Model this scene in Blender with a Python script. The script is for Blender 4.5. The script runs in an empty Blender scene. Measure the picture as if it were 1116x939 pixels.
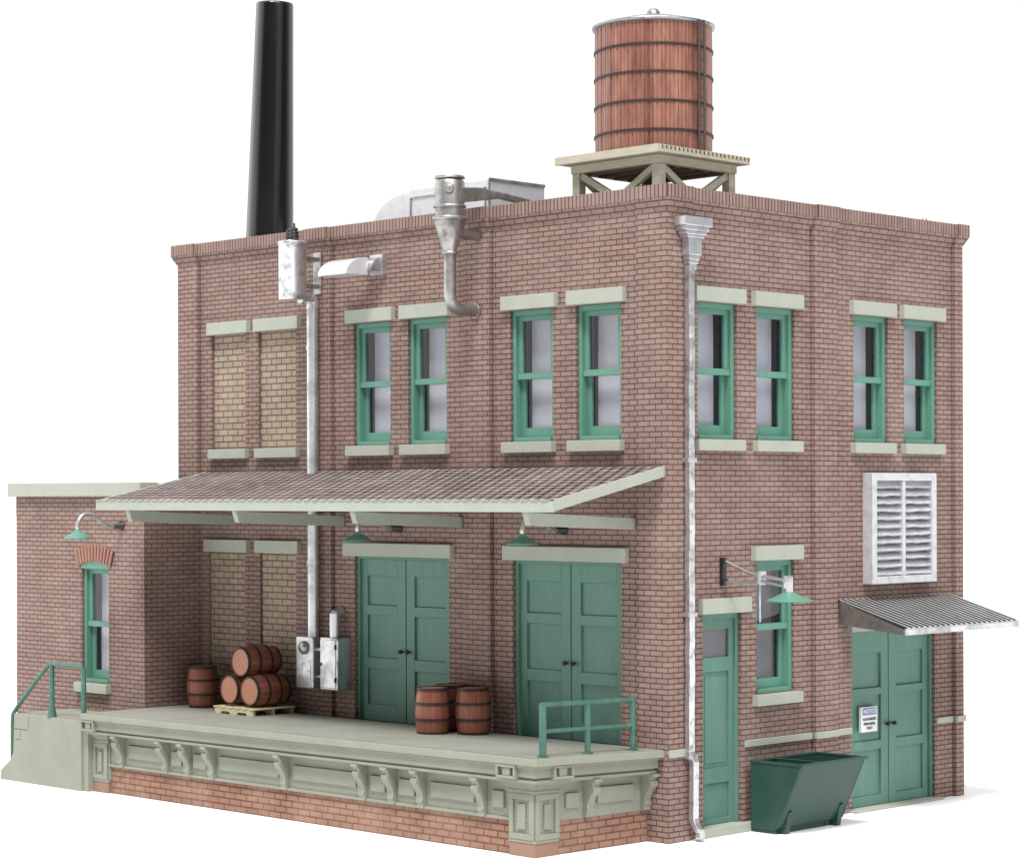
import bpy, bmesh, math, random
from mathutils import Vector, Matrix
random.seed(7)
S = bpy.context.scene
COL = S.collection
pi = math.pi

# ------------------------------------------------------------------ mesh helpers
class MB:
    def __init__(s): s.v = []; s.f = []; s.sm = []
    def add(s, vs, fs, smooth=False):
        o = len(s.v); s.v += [tuple(v) for v in vs]
        for f in fs: s.f.append(tuple(i + o for i in f)); s.sm.append(smooth)
    def box(s, x0, x1, y0, y1, z0, z1):
        if x0 > x1: x0, x1 = x1, x0
        if y0 > y1: y0, y1 = y1, y0
        if z0 > z1: z0, z1 = z1, z0
        s.add([(x0,y0,z0),(x1,y0,z0),(x1,y1,z0),(x0,y1,z0),(x0,y0,z1),(x1,y0,z1),(x1,y1,z1),(x0,y1,z1)],
              [(0,3,2,1),(4,5,6,7),(0,1,5,4),(1,2,6,5),(2,3,7,6),(3,0,4,7)])
    def quad(s, a, b, c, d): s.add([a,b,c,d],[(0,1,2,3)])
    def prism(s, poly, axis, a, b):
        """poly of 2D points extruded along axis ('x': poly=(y,z); 'y': poly=(x,z); 'z': poly=(x,y))"""
        def m(p, t): return {'x':(t,p[0],p[1]), 'y':(p[0],t,p[1]), 'z':(p[0],p[1],t)}[axis]
        n = len(poly)
        vs = [m(p,a) for p in poly] + [m(p,b) for p in poly]
        fs = [tuple(range(n-1,-1,-1)), tuple(range(n,2*n))] + [(i,(i+1)%n,n+(i+1)%n,n+i) for i in range(n)]
        s.add(vs, fs)
    def rings(s, rs, cap=True, smooth=True):
        n = len(rs[0]); vs = [p for r in rs for p in r]; fs = []
        for k in range(len(rs)-1):
            for i in range(n):
                j = (i+1) % n
                fs.append((k*n+i, k*n+j, (k+1)*n+j, (k+1)*n+i))
        s.add(vs, fs, smooth)
        if cap:
            s.add(rs[0], [tuple(range(n-1,-1,-1))]); s.add(rs[-1], [tuple(range(n))])
    def lathe(s, prof, c=(0,0,0), ax='z', n=32, cap=True, smooth=True, rf=None):
        """prof = [(r, t)]; axis direction ax (string or Vector)"""
        A = {'x':Vector((1,0,0)),'y':Vector((0,1,0)),'z':Vector((0,0,1))}[ax] if isinstance(ax,str) else Vector(ax).normalized()
        U = A.orthogonal().normalized(); W = A.cross(U); C = Vector(c); rs = []
        for r, t in prof:
            ring = []
            for i in range(n):
                a = 2*pi*i/n; rr = r if rf is None else r*rf(i, a)
                ring.append(tuple(C + A*t + (U*math.cos(a) + W*math.sin(a))*rr))
            rs.append(ring)
        s.rings(rs, cap, smooth)
    def tube(s, pts, r, n=12, cap=True):
        pts = [Vector(p) for p in pts]; rs = []
        rad = r if isinstance(r, (list, tuple)) else [r]*len(pts)
        T0 = (pts[1]-pts[0]).normalized(); U = T0.orthogonal().normalized()
        for i, p in enumerate(pts):
            T = (pts[min(i+1,len(pts)-1)] - pts[max(i-1,0)]).normalized()
            U = (U - T*U.dot(T)).normalized(); W = T.cross(U)
            rs.append([tuple(p + (U*math.cos(2*pi*k/n) + W*math.sin(2*pi*k/n))*rad[i]) for k in range(n)])
        s.rings(rs, cap)
    def warp(s, fn): s.v = [fn(*p) for p in s.v]
    def build(s, name, mat, parent=None, bevel=0, label=None):
        off = Vector((0,0,0))
        if parent is not None: off = world_loc(parent)
        me = bpy.data.meshes.new(name)
        me.from_pydata([tuple(Vector(v)-off) for v in s.v], [], s.f); me.update()
        bm = bmesh.new(); bm.from_mesh(me)
        bmesh.ops.recalc_face_normals(bm, faces=bm.faces); bm.to_mesh(me); bm.free()
        for p, q in zip(me.polygons, s.sm): p.use_smooth = q
        o = bpy.data.objects.new(name, me); COL.objects.link(o)
        if mat: me.materials.append(mat)
        if parent is not None: o.parent = parent
        if bevel:
            b = o.modifiers.new('bevel','BEVEL'); b.width = bevel; b.segments = 2; b.limit_method = 'ANGLE'; b.angle_limit = 0.7
        if label: o['label'] = label
        return o

def world_loc(o):
    v = Vector((0,0,0))
    while o is not None: v = v + o.location; o = o.parent
    return v

def tag(o, label=None, cat=None, group=None, kind=None):
    if label: o['label'] = label
    if cat: o['category'] = cat
    if group: o['group'] = group
    if kind: o['kind'] = kind
    return o

def thing(name, label, cat, loc=(0,0,0), group=None):
    o = bpy.data.objects.new(name, None); COL.objects.link(o); o.location = loc; o.empty_display_size = .2
    return tag(o, label, cat, group)

def children(o): return [c for c in list(bpy.data.objects) if c.parent == o]
def copy_tree(o, parent=None):
    c = o.copy(); COL.objects.link(c); c.parent = parent
    for ch in children(o): copy_tree(ch, c)
    return c

def smooth_path(pts, k=8):
    P = [Vector(p) for p in pts]; out = []
    Q = [P[0]*2-P[1]] + P + [P[-1]*2-P[-2]]
    for i in range(1, len(Q)-2):
        for j in range(k):
            t = j/k; a,b,c,d = Q[i-1],Q[i],Q[i+1],Q[i+2]
            out.append(.5*((2*b)+(c-a)*t+(2*a-5*b+4*c-d)*t*t+(3*b-a-3*c+d)*t**3))
    out.append(P[-1]); return out

# ------------------------------------------------------------------ materials
class NT:
    def __init__(s, name):
        s.m = bpy.data.materials.new(name); s.m.use_nodes = True; s.t = s.m.node_tree; s.n = s.t.nodes; s.l = s.t.links
        s.b = s.n['Principled BSDF']
    def node(s, typ, **kw):
        n = s.n.new(typ)
        for k, v in kw.items():
            if k.startswith('_'): setattr(n, k[1:], v)
            else: n.inputs[k.replace('_',' ')].default_value = v
        return n
    def link(s, a, b): s.l.new(a, b)
    def math(s, op, a, b=None, clamp=False):
        n = s.n.new('ShaderNodeMath'); n.operation = op; n.use_clamp = clamp
        for i, x in enumerate((a, b)):
            if x is None: continue
            if isinstance(x, (int, float)): n.inputs[i].default_value = x
            else: s.link(x, n.inputs[i])
        return n.outputs[0]
    def coord(s): return s.node('ShaderNodeTexCoord').outputs['Object']
    def noise(s, scale, detail=4, rough=.6, vec=None, stretch=None):
        n = s.node('ShaderNodeTexNoise', Scale=scale, Detail=detail, Roughness=rough)
        v = vec if vec is not None else s.coord()
        if stretch:
            m = s.node('ShaderNodeMapping'); m.inputs['Scale'].default_value = stretch; s.link(v, m.inputs['Vector']); v = m.outputs[0]
        s.link(v, n.inputs['Vector']); return n.outputs['Fac']
    def ramp(s, fac, a, b):
        n = s.node('ShaderNodeMapRange'); n.inputs['From Min'].default_value = a; n.inputs['From Max'].default_value = b
        s.link(fac, n.inputs['Value']); return n.outputs[0]
    def mix(s, fac, a, b, mode='MIX'):
        n = s.n.new('ShaderNodeMix'); n.data_type = 'RGBA'; n.blend_type = mode
        for k, x in ((0, fac), (6, a), (7, b)):
            if isinstance(x, (int, float)): n.inputs[k].default_value = x
            elif isinstance(x, tuple): n.inputs[k].default_value = (*x, 1)
            else: s.link(x, n.inputs[k])
        return n.outputs[2]
    def bump(s, h, strength, dist, prev=None):
        n = s.node('ShaderNodeBump', Strength=strength, Distance=dist); s.link(h, n.inputs['Height'])
        if prev is not None: s.link(prev, n.inputs['Normal'])
        s.link(n.outputs[0], s.b.inputs['Normal']); return n.outputs[0]
    def base(s, c):
        if isinstance(c, tuple): s.b.inputs['Base Color'].default_value = (*c, 1)
        else: s.link(c, s.b.inputs['Base Color'])

def planar(t):
    """u along the wall, v upwards, from the face's own direction"""
    g = t.node('ShaderNodeNewGeometry'); sx = t.node('ShaderNodeSeparateXYZ'); t.link(g.outputs['True Normal'], sx.inputs[0])
    p = t.node('ShaderNodeSeparateXYZ'); t.link(t.coord(), p.inputs[0])
    ny = t.math('GREATER_THAN', t.math('ABSOLUTE', sx.outputs['Y']), .5)
    u = t.math('ADD', t.math('MULTIPLY', p.outputs['X'], ny), t.math('MULTIPLY', p.outputs['Y'], t.math('SUBTRACT', 1., ny)))
    return u, p.outputs['Z'], p

def brick_mat(name, c1, c2, mortar, bw, bh, ms, dust=(.56,.49,.43), dust_amt=.12, bump=.009, vrow=None, off=.5):
    t = NT(name); u, v, p = planar(t)
    if vrow is not None: u = p.outputs['X']; v = t.math('MULTIPLY', p.outputs['Y'], vrow)
    cmb = t.node('ShaderNodeCombineXYZ'); t.link(u, cmb.inputs[0]); t.link(v, cmb.inputs[1])
    b = t.node('ShaderNodeTexBrick'); b.offset = off
    b.inputs['Scale'].default_value = 1; b.inputs['Brick Width'].default_value = bw; b.inputs['Row Height'].default_value = bh
    b.inputs['Mortar Size'].default_value = ms; b.inputs['Mortar Smooth'].default_value = .25; b.inputs['Bias'].default_value = 0
    b.inputs['Color1'].default_value = (*c1,1); b.inputs['Color2'].default_value = (*c2,1); b.inputs['Mortar'].default_value = (*mortar,1)
    t.link(cmb.outputs[0], b.inputs['Vector'])
    d = t.ramp(t.noise(.9, 5, .65), .42, .75); d = t.math('MULTIPLY', d, dust_amt)
    col = t.mix(d, b.outputs['Color'], dust)
    # brick-sized tone changes and fine speckle
    w = t.node('ShaderNodeTexWhiteNoise'); w.noise_dimensions = '2D'
    row = t.math('FLOOR', t.math('DIVIDE', v, bh))
    cc = t.math('FLOOR', t.math('ADD', t.math('DIVIDE', u, bw), t.math('MULTIPLY', t.math('MODULO', row, 2.), .5)))
    c2_ = t.node('ShaderNodeCombineXYZ'); t.link(cc, c2_.inputs[0]); t.link(row, c2_.inputs[1]); t.link(c2_.outputs[0], w.inputs['Vector'])
    k = t.math('ADD', t.math('MULTIPLY', w.outputs['Value'], .14), .93)
    n2 = t.ramp(t.noise(30, 3, .7), .2, .8); k = t.math('MULTIPLY', k, t.math('ADD', t.math('MULTIPLY', n2, .16), .92))
    # soot streaks
    n3 = t.ramp(t.noise(1.0, 5, .6, stretch=(1.7,1.7,.35)), .35, .8); k = t.math('MULTIPLY', k, t.math('SUBTRACT', 1.06, t.math('MULTIPLY', n3, .12)))
    kk = t.node('ShaderNodeCombineColor'); [t.link(k, kk.inputs[i]) for i in range(3)]
    col = t.mix(1., col, kk.outputs[0], 'MULTIPLY'); t.base(col)
    t.b.inputs['Roughness'].default_value = .75; t.b.inputs['Specular IOR Level'].default_value = .25
    h = t.math('SUBTRACT', t.math('MULTIPLY', n2, .12), b.outputs['Fac'])
    t.bump(h, 1., bump); return t.m

def paint(name, c, c2=None, rough=.55, amt=.5, scale=3., stretch=None, spec=.35, bump=.002, fine=.12):
    t = NT(name); c2 = c2 or tuple(x*.7 for x in c)
    n = t.ramp(t.noise(scale, 6, .65, stretch=stretch), .35, .75)
    col = t.mix(t.math('MULTIPLY', n, amt), c, c2)
    f = t.noise(45, 3, .7); k = t.math('ADD', t.math('MULTIPLY', f, fine*2), 1-fine)
    kk = t.node('ShaderNodeCombineColor'); [t.link(k, kk.inputs[i]) for i in range(3)]
    t.base(t.mix(1., col, kk.outputs[0], 'MULTIPLY'))
    r = t.math('ADD', t.math('MULTIPLY', n, .15), rough); t.link(r, t.b.inputs['Roughness'])
    t.b.inputs['Specular IOR Level'].default_value = spec
    t.bump(t.noise(25, 4, .6), .6, bump); return t.m

def metal(name, c=(.78,.79,.81), dark=(.18,.17,.17), rough=.28, lo=.5, hi=.72, scale=7., bump=.008, metallic=1.):
    t = NT(name)
    n = t.ramp(t.noise(scale, 4, .6), lo, hi)
    t.base(t.mix(n, c, dark)); t.b.inputs['Metallic'].default_value = metallic
    t.link(t.math('ADD', t.math('MULTIPLY', n, .25), rough), t.b.inputs['Roughness'])
    t.bump(t.noise(scale*1.2, 1.5, .4), .5, bump); return t.m

M = {}
RED1, RED2, MORT = (.268,.180,.153), (.232,.150,.128), (.080,.049,.042)
M['brick'] = brick_mat('red_brick', RED1, RED2, MORT, .204, .07, .0085)
M['soldier'] = brick_mat('soldier_brick', RED1, RED2, MORT, .068, .5, .0105, off=0)
M['tan'] = brick_mat('tan_brick', (.345,.275,.215), (.30,.235,.18), (.12,.09,.065), .237, .096, .011, dust=(.42,.3,.22), dust_amt=.3)
M['base_brick'] = brick_mat('orange_brick', (.285,.158,.112), (.245,.13,.095), (.13,.055,.04), .25, .088, .011, dust=(.5,.36,.27), dust_amt=.4)
M['plinth'] = paint('orange_stone', (.29,.17,.125), (.25,.145,.105))
M['shingle'] = brick_mat('roof_shingle', (.32,.262,.248), (.215,.17,.162), (.022,.012,.012), .172, .172, .036, dust=(.42,.37,.35), dust_amt=.2, bump=.004, vrow=1.02)
M['arch'] = None
M['green'] = paint('green_paint', (.085,.21,.16), (.155,.245,.212), rough=.42, amt=.75, scale=2.2, stretch=(3,3,.7))
M['win_green'] = paint('window_green_paint', (.11,.26,.20), (.085,.205,.16), rough=.4, amt=.5)
M['rail_green'] = paint('railing_green_paint', (.035,.11,.085), (.11,.21,.17), rough=.35, amt=.6, scale=6)
M['dump'] = paint('dumpster_green_paint', (.02,.06,.046), (.045,.09,.075), rough=.38, amt=.6, scale=2)
M['trim'] = paint('pale_stone_trim', (.365,.385,.33), (.30,.32,.27), rough=.6, amt=.5, scale=4)
M['dock'] = paint('dock_stone', (.275,.285,.23), (.215,.225,.178), rough=.6, amt=.6, scale=1.6)
M['deck'] = paint('dock_floor', (.27,.27,.235), (.19,.185,.16), rough=.65, amt=.7, scale=1.1)
M['cream'] = paint('weathered_timber', (.45,.42,.33), (.31,.275,.205), rough=.7, amt=.7, scale=5, stretch=(1,1,3))
M['pallet'] = paint('pallet_wood', (.62,.54,.34), (.45,.37,.22), rough=.7, amt=.5, scale=9)
M['barrel'] = paint('barrel_wood', (.26,.085,.05), (.14,.04,.026), rough=.5, amt=.8, scale=7, stretch=(1,1,.4))
M['barrel_end'] = paint('barrel_head_wood', (.47,.225,.15), (.38,.16,.11), rough=.6, amt=.5, scale=10)
def staved(name, c1, c2, n, cseam, streak=(2.6,2.6,.45), var=.55):
    t = NT(name); p = t.node('ShaderNodeSeparateXYZ'); t.link(t.coord(), p.inputs[0])
    a = t.math('MULTIPLY', t.math('ARCTAN2', p.outputs['Y'], p.outputs['X']), n/(2*pi)); a = t.math('ADD', a, float(n))
    w = t.node('ShaderNodeTexWhiteNoise'); w.noise_dimensions = '1D'; t.link(t.math('FLOOR', a), w.inputs['W'])
    nz = t.ramp(t.noise(3.5, 6, .7, stretch=streak), .36, .68)
    f = t.math('ADD', t.math('MULTIPLY', nz, .65), t.math('MULTIPLY', t.math('POWER', w.outputs['Value'], 2.), var), clamp=True)
    fr_ = t.math('FRACT', a); edge = t.math('GREATER_THAN', t.math('ABSOLUTE', t.math('SUBTRACT', fr_, .5)), .445)
    col = t.mix(f, c1, c2); t.base(t.mix(t.math('MULTIPLY', edge, .75), col, cseam))
    t.b.inputs['Roughness'].default_value = .36; t.b.inputs['Specular IOR Level'].default_value = .55
    t.bump(t.noise(14, 4, .6, stretch=(3,3,.4)), .6, .004); return t.m
M['barrel'] = staved('barrel_stave', (.29,.095,.058), (.17,.05,.034), 15, (.10,.032,.022), (4,4,1), .35)
M['tank'] = staved('redwood_stave', (.34,.152,.108), (.10,.036,.026), 44, (.05,.018,.013))
M['hoop'] = paint('dark_iron_hoop', (.03,.02,.018), (.07,.035,.028), rough=.45, amt=.6, scale=9)
M['tank_hoop'] = paint('tank_hoop_iron', (.028,.017,.015), (.05,.03,.025), rough=.5, amt=.6, scale=6)
M['ladder'] = paint('ladder_iron', (.06,.05,.05), (.10,.07,.06), rough=.5)
M['under'] = paint('dark_brown_timber', (.11,.075,.045), (.06,.04,.025), rough=.7)
M['silver'] = metal('galvanised_steel', c=(.64,.65,.67), dark=(.22,.21,.21), metallic=.85)
M['silver_clean'] = metal('bright_galvanised_steel', c=(.62,.63,.65), dark=(.26,.26,.27), lo=.45, hi=.78, scale=3.3, bump=.003, rough=.32, metallic=.85)
M['louvre'] = metal('louvre_steel', c=(.60,.61,.63), dark=(.40,.40,.41), lo=.48, hi=.8, metallic=.35, rough=.35)
M['duct'] = metal('bright_duct_steel', c=(.62,.62,.65), dark=(.48,.48,.5), lo=.5, hi=.9, metallic=.25, rough=.3, bump=.002)
M['pewter'] = metal('dull_pewter_metal', c=(.44,.43,.42), dark=(.15,.14,.135), rough=.4, lo=.42, hi=.75, scale=5)
M['corr'] = metal('corrugated_steel', c=(.58,.58,.59), dark=(.34,.33,.33), rough=.4, lo=.42, hi=.8, scale=4, metallic=.4, bump=.002)
M['lidm'] = metal('tank_lid_metal', c=(.36,.37,.40), dark=(.16,.16,.17), rough=.45)
M['black'] = paint('black_iron', (.012,.012,.013), (.02,.02,.022), rough=.35, spec=.5)
t = NT('black_stack_enamel'); t.base((.0015,.002,.003)); t.b.inputs['IOR'].default_value = 1.75; t.b.inputs['Roughness'].default_value = .22; t.b.inputs['Coat Weight'].default_value = .0
t.link(t.math('ADD', t.math('MULTIPLY', t.noise(3, 4, .6), .08), .20), t.b.inputs['Roughness']); M['stack'] = t.m
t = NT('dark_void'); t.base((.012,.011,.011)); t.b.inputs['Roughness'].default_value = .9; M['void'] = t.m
M['blind'] = paint('pale_window_blind', (.60,.58,.61), (.54,.52,.56), rough=.6, amt=.4, scale=1.2)
M['blind_grey'] = paint('grey_window_blind', (.10,.095,.105), (.15,.145,.165), rough=.6, amt=.6, scale=1.5)
M['roof'] = paint('roof_felt', (.12,.11,.105), (.17,.16,.15), rough=.85)
M['white'] = paint('white_enamel', (.78,.78,.78), (.7,.7,.7), rough=.4, amt=.3)
M['blue'] = paint('notice_blue_ink', (.22,.23,.50), rough=.5, amt=.1)
M['ink'] = paint('black_ink', (.05,.05,.06), rough=.5, amt=.1)
# thin window glass
t = NT('window_glass'); out = t.n['Material Output']
tr = t.node('ShaderNodeBsdfTransparent'); tr.inputs[0].default_value = (.93,.94,.96,1)
gl = t.node('ShaderNodeBsdfGlossy'); gl.inputs['Roughness'].default_value = .04
lw = t.node('ShaderNodeLayerWeight', Blend=.5); fr = t.math('ADD', t.math('MULTIPLY', t.math('POWER', lw.outputs['Facing'], 4.), .6), .03); mx = t.n.new('ShaderNodeMixShader')
t.link(fr, mx.inputs[0]); t.link(tr.outputs[0], mx.inputs[1]); t.link(gl.outputs[0], mx.inputs[2]); t.link(mx.outputs[0], out.inputs['Surface'])
M['glass'] = t.m

# ------------------------------------------------------------------ dimensions
W, D, H = 10.264, 6.63, 8.4
E_ = .06          # bays sit this far behind the pilasters
P_ = .08          # cornice projection

# A face frame: maps (u, d, z) -> xyz; d = distance in FRONT of the pilaster plane
def FL(u, d, z): return (u, -d, z)      # dock side
def FR(u, d, z): return (d, u, z)       # street side
def fbox(mb, F, u0, u1, d0, d1, z0, z1):
    a = F(u0, d0, z0); b = F(u1, d1, z1); mb.box(a[0], b[0], a[1], b[1], a[2], b[2])

def holed(mb, F, u0, u1, z0, z1, holes, d, depth, back=True):
    us = sorted({u0,u1,*[h[0] for h in holes],*[h[1] for h in holes]}); zs = sorted({z0,z1,*[h[2] for h in holes],*[h[3] for h in holes]})
    us = [a for a in us if u0 <= a <= u1]; zs = [a for a in zs if z0 <= a <= z1]
    for a, b in zip(us, us[1:]):
        for c, e in zip(zs, zs[1:]):
            mu, mz = (a+b)/2, (c+e)/2
            if any(h[0] < mu < h[1] and h[2] < mz < h[3] for h in holes): continue
            mb.quad(F(a,d,c), F(b,d,c), F(b,d,e), F(a,d,e))
    for h in holes:
        a,b,c,e = h[:4]; k = d-depth
        mb.quad(F(a,d,c),F(a,k,c),F(a,k,e),F(a,d,e)); mb.quad(F(b,d,c),F(b,k,c),F(b,k,e),F(b,d,e))
        mb.quad(F(a,d,c),F(b,d,c),F(b,k,c),F(a,k,c)); mb.quad(F(a,d,e),F(b,d,e),F(b,k,e),F(a,k,e))

ZT = 8.08   # straight wall ends here, corbel above
def corbel(mb, F, u0, u1, base, m0=0, m1=0):
    """corbelled bricks from ZT to 8.23; m0/m1: mitre outward at that end"""
    a, b = base, base + P_
    v = [F(u0,a,ZT),F(u1,a,ZT),F(u1+m1*P_,b,8.23),F(u0-m0*P_,b,8.23)]
    mb.quad(*v)
    if not m0: mb.add([F(u0,a,ZT),F(u0,b,8.23),F(u0,-.3,8.23),F(u0,-.3,ZT)],[(0,1,2,3)])
    if not m1: mb.add([F(u1,a,ZT),F(u1,b,8.23),F(u1,-.3,8.23),F(u1,-.3,ZT)],[(0,1,2,3)])

bld = thing('factory_building', 'two storey red brick factory with green windows and doors, low annex and shingled dock canopy', 'building')

win_L = [(-6.12,-5.31),(-4.95,-4.14),(-2.89,-2.08),(-1.66,-.85)]
win_R = [(.66,1.47),(1.87,2.70),(4.03,4.85),(5.23,6.07)]
ZW0, ZW1 = 5.165, 6.95
blind_up = [(-9.47,-8.64),(-8.32,-7.43)]
blind_lo = [(-9.56,-8.66),(-8.30,-7.44)]
doors_L = [(-6.11,-4.11),(-2.85,-.86)]
pil_L = [(-W,-9.77),(-7.09,-6.57),(-3.74,-3.23),(-.52,0)]
pil_R = [(0,.46),(3.06,3.56),(6.43,D)]

wall = MB()
holesL = [(a,b,ZW0,ZW1) for a,b in win_L] + [(a,b,ZW0,ZW1-.01) for a,b in blind_up] + [(a,b,.9,3.57) for a,b in blind_lo] + [(a,b,1.0,3.56) for a,b in doors_L] + [(b,b+.02,0,ZT) for a,b in pil_L[:3]]
holed(wall, FL, -W, 0, 0, ZT, holesL, -E_, .26)
holesR = [(a,b,ZW0,ZW1) for a,b in win_R] + [(1.85,2.68,1.78,3.56),(.75,1.55,0,2.89),(3.955,5.98,0,2.52)] + [(a-.018,a,0,ZT) for a,b in pil_R[1:]]
holed(wall, FR, 0, D, 0, ZT, holesR, -E_, .26)
for k, (a, b) in enumerate(pil_L):
    x0, x1 = a, b
    wall.box(x0, x1, 0, E_+.001, 0, ZT)
for a, b in pil_R:
    wall.box(-E_-.001, 0 if a else -.0005, a if a else .0005, b, 0, ZT)
# back and left walls
wall.quad((-W,0,0),(-W,D,0),(-W,D,8.23),(-W,0,8.23)); wall.quad((-W,D,0),(0,D,0),(0,D,8.23),(-W,D,8.23))
# inner parapet faces
wall.box(-W+.14,-W+.16,.2,D-.2,7.9,8.39); wall.box(-W+.15,-.2,D-.2,D-.18,7.9,8.39)
wall.box(-W+.15,-.2,.2,.22,7.9,8.39); wall.box(-.22,-.2,.2,D-.2,7.9,8.39)
for a, b in pil_L[:3]: wall.box(b,b+.03,E_+.12,E_+.13,0,ZT)
for a, b in pil_R[1:]: wall.box(-E_-.13,-E_-.12,a-.03,a,0,ZT)
wallo = wall.build('brick_wall', M['brick'], bld)
cb = MB()
corbel(cb, FL, -W, -9.77, 0, 1, 0); corbel(cb, FL, -9.77, -7.09, -E_); corbel(cb, FL, -7.09, -6.57, 0); corbel(cb, FL, -6.57, -3.74, -E_)
corbel(cb, FL, -3.74, -3.23, 0); corbel(cb, FL, -3.23, -.52, -E_); corbel(cb, FL, -.52, 0, 0, 0, 1)
corbel(cb, FR, 0, .46, 0, 1, 0); corbel(cb, FR, .46, 3.06, -E_); corbel(cb, FR, 3.06, 3.56, 0); corbel(cb, FR, 3.56, 6.43, -E_); corbel(cb, FR, 6.43, D, 0, 0, 1)
cb.quad((-W,0,ZT),(-W-P_,-P_,8.23),(-W-P_,D+P_,8.23),(-W,D,ZT)); cb.quad((0,D,ZT),(P_,D+P_,8.23),(-W-P_,D+P_,8.23),(-W,D,ZT))
cb.build('corbel', M['brick'], bld)
# soldier-course coping, stepped back over the bays
co = MB()
def cop(F, u0, u1, base): fbox(co, F, u0, u1, base+P_, -.2, 8.23, H)
for a, b, s_ in ((-W-P_,-9.77,0),(-9.77,-7.09,1),(-7.09,-6.57,0),(-6.57,-3.74,1),(-3.74,-3.23,0),(-3.23,-.52,1)): cop(FL, a, b, -E_*s_)
co.prism([(-.52,-P_),(P_,-P_),(P_,.46),(-.2,.46),(-.2,.2),(-.52,.2)], 'z', 8.23, H)
for a, b, s_ in ((.46,3.06,1),(3.06,3.56,0),(3.56,6.43,1),(6.43,D+P_,0)): cop(FR, a, b, -E_*s_)
co.box(-W-P_, -W+.15, .2, D+P_, 8.23, H); co.box(-W+.15, -.2, D-.2, D+P_, 8.23, H)
co.build('coping', M['soldier'], bld, bevel=.008)
r = MB(); r.box(-W+.15, -.21, .21, D-.2, 7.9, 8.0); r.build('roof', M['roof'], bld)

# bricked-up openings (upper pair and lower pair)
for (a, b), zz0, zz1 in [(x, ZW0, ZW1-.01) for x in blind_up] + [(x, .9, 3.57) for x in blind_lo]:
    f = MB(); fbox(f, FL, a+.001, b-.001, -E_-.045, -.30, zz0, zz1)
    fo = f.build('bricked_up_opening', M['tan'], bld)
    l = MB(); fbox(l, FL, a-.03, b+.13, .03, -.2, zz1+.002, zz1+.195); l.build('lintel', M['trim'], fo, .008)
    if zz0 > 2:
        s = MB(); fbox(s, FL, a-.01, b+.09, .03, -.2, zz0-.15, zz0-.002); s.build('sill', M['trim'], fo, .008)

# ------------------------------------------------------------------ sash windows
def window(F, side, u0, u1, z0, z1, base=-E_, blind='blind', lint=True, parent=bld, lz=.195, sz=.15, matl='trim', up_split=.5):
    g = M['win_green']; d = base
    f = MB(); w = .065
    fbox(f,F,u0+.003,u0+w,d-.05,d-.22,z0,z1-.002); fbox(f,F,u1-w,u1-.003,d-.05,d-.22,z0,z1-.002)
    fbox(f,F,u0+w,u1-w,d-.05,d-.22,z1-w*1.1,z1-.002); fbox(f,F,u0+w,u1-w,d-.03,d-.22,z0+.002,z0+.06)
    fo = f.build('window', g, parent, .006)
    zm = z0 + (z1-z0)*up_split; a, b = u0+w, u1-w
    us = MB(); s = .075
    fbox(us,F,a,a+s,d-.10,d-.15,zm,z1-w*1.1); fbox(us,F,b-s,b,d-.10,d-.15,zm,z1-w*1.1)
    fbox(us,F,a+s,b-s,d-.10,d-.15,z1-w*1.1-.07,z1-w*1.1); fbox(us,F,a-.0,b+.0,d-.075,d-.16,zm-.045,zm+.04)
    us.build('upper_sash', g, fo, .005)
    ls = MB()
    fbox(ls,F,a,a+s,d-.16,d-.205,z0+.06,zm-.045); fbox(ls,F,b-s,b,d-.16,d-.205,z0+.06,zm-.045)
    fbox(ls,F,a+s,b-s,d-.15,d-.205,z0+.06,z0+.19)
    ls.build('lower_sash', g, fo, .005)
    p = MB(); fbox(p,F,a+s,b-s,d-.128,d-.131,zm+.04,z1-w*1.1-.07); fbox(p,F,a+s,b-s,d-.183,d-.186,z0+.19,zm-.045)
    p.build('pane', M['glass'], fo)
    # dark reveal and pale blind behind
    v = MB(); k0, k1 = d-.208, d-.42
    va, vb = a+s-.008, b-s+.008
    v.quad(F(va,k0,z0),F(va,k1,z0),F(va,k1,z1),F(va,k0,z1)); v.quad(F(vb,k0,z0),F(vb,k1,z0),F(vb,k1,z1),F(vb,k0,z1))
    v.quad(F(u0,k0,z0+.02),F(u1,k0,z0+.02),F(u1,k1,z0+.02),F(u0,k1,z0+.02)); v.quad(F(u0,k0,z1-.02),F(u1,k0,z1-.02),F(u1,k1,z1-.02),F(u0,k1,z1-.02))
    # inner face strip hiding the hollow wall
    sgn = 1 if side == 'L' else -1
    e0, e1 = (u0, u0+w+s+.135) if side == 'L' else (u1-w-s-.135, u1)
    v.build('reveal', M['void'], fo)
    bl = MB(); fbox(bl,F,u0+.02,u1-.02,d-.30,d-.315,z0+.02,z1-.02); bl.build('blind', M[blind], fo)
    if lint:
        l = MB(); fbox(l,F,u0-.1,u1+.1,.03,-.2,z1+.002,z1+lz); l.build('lintel', M['trim'], fo, .008)
    s_ = MB(); fbox(s_,F,u0-.08,u1+.06,.045+base+E_,-.2,z0-sz,z0-.002); s_.build('sill', M['trim'], fo, .008)
    return fo
for a, b in win_L: window(FL,'L',a,b,ZW0,ZW1)
for a, b in win_R: window(FR,'R',a,b,ZW0,ZW1)
window(FR,'R',1.85,2.68,1.78,3.56, blind='blind_grey')

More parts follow.
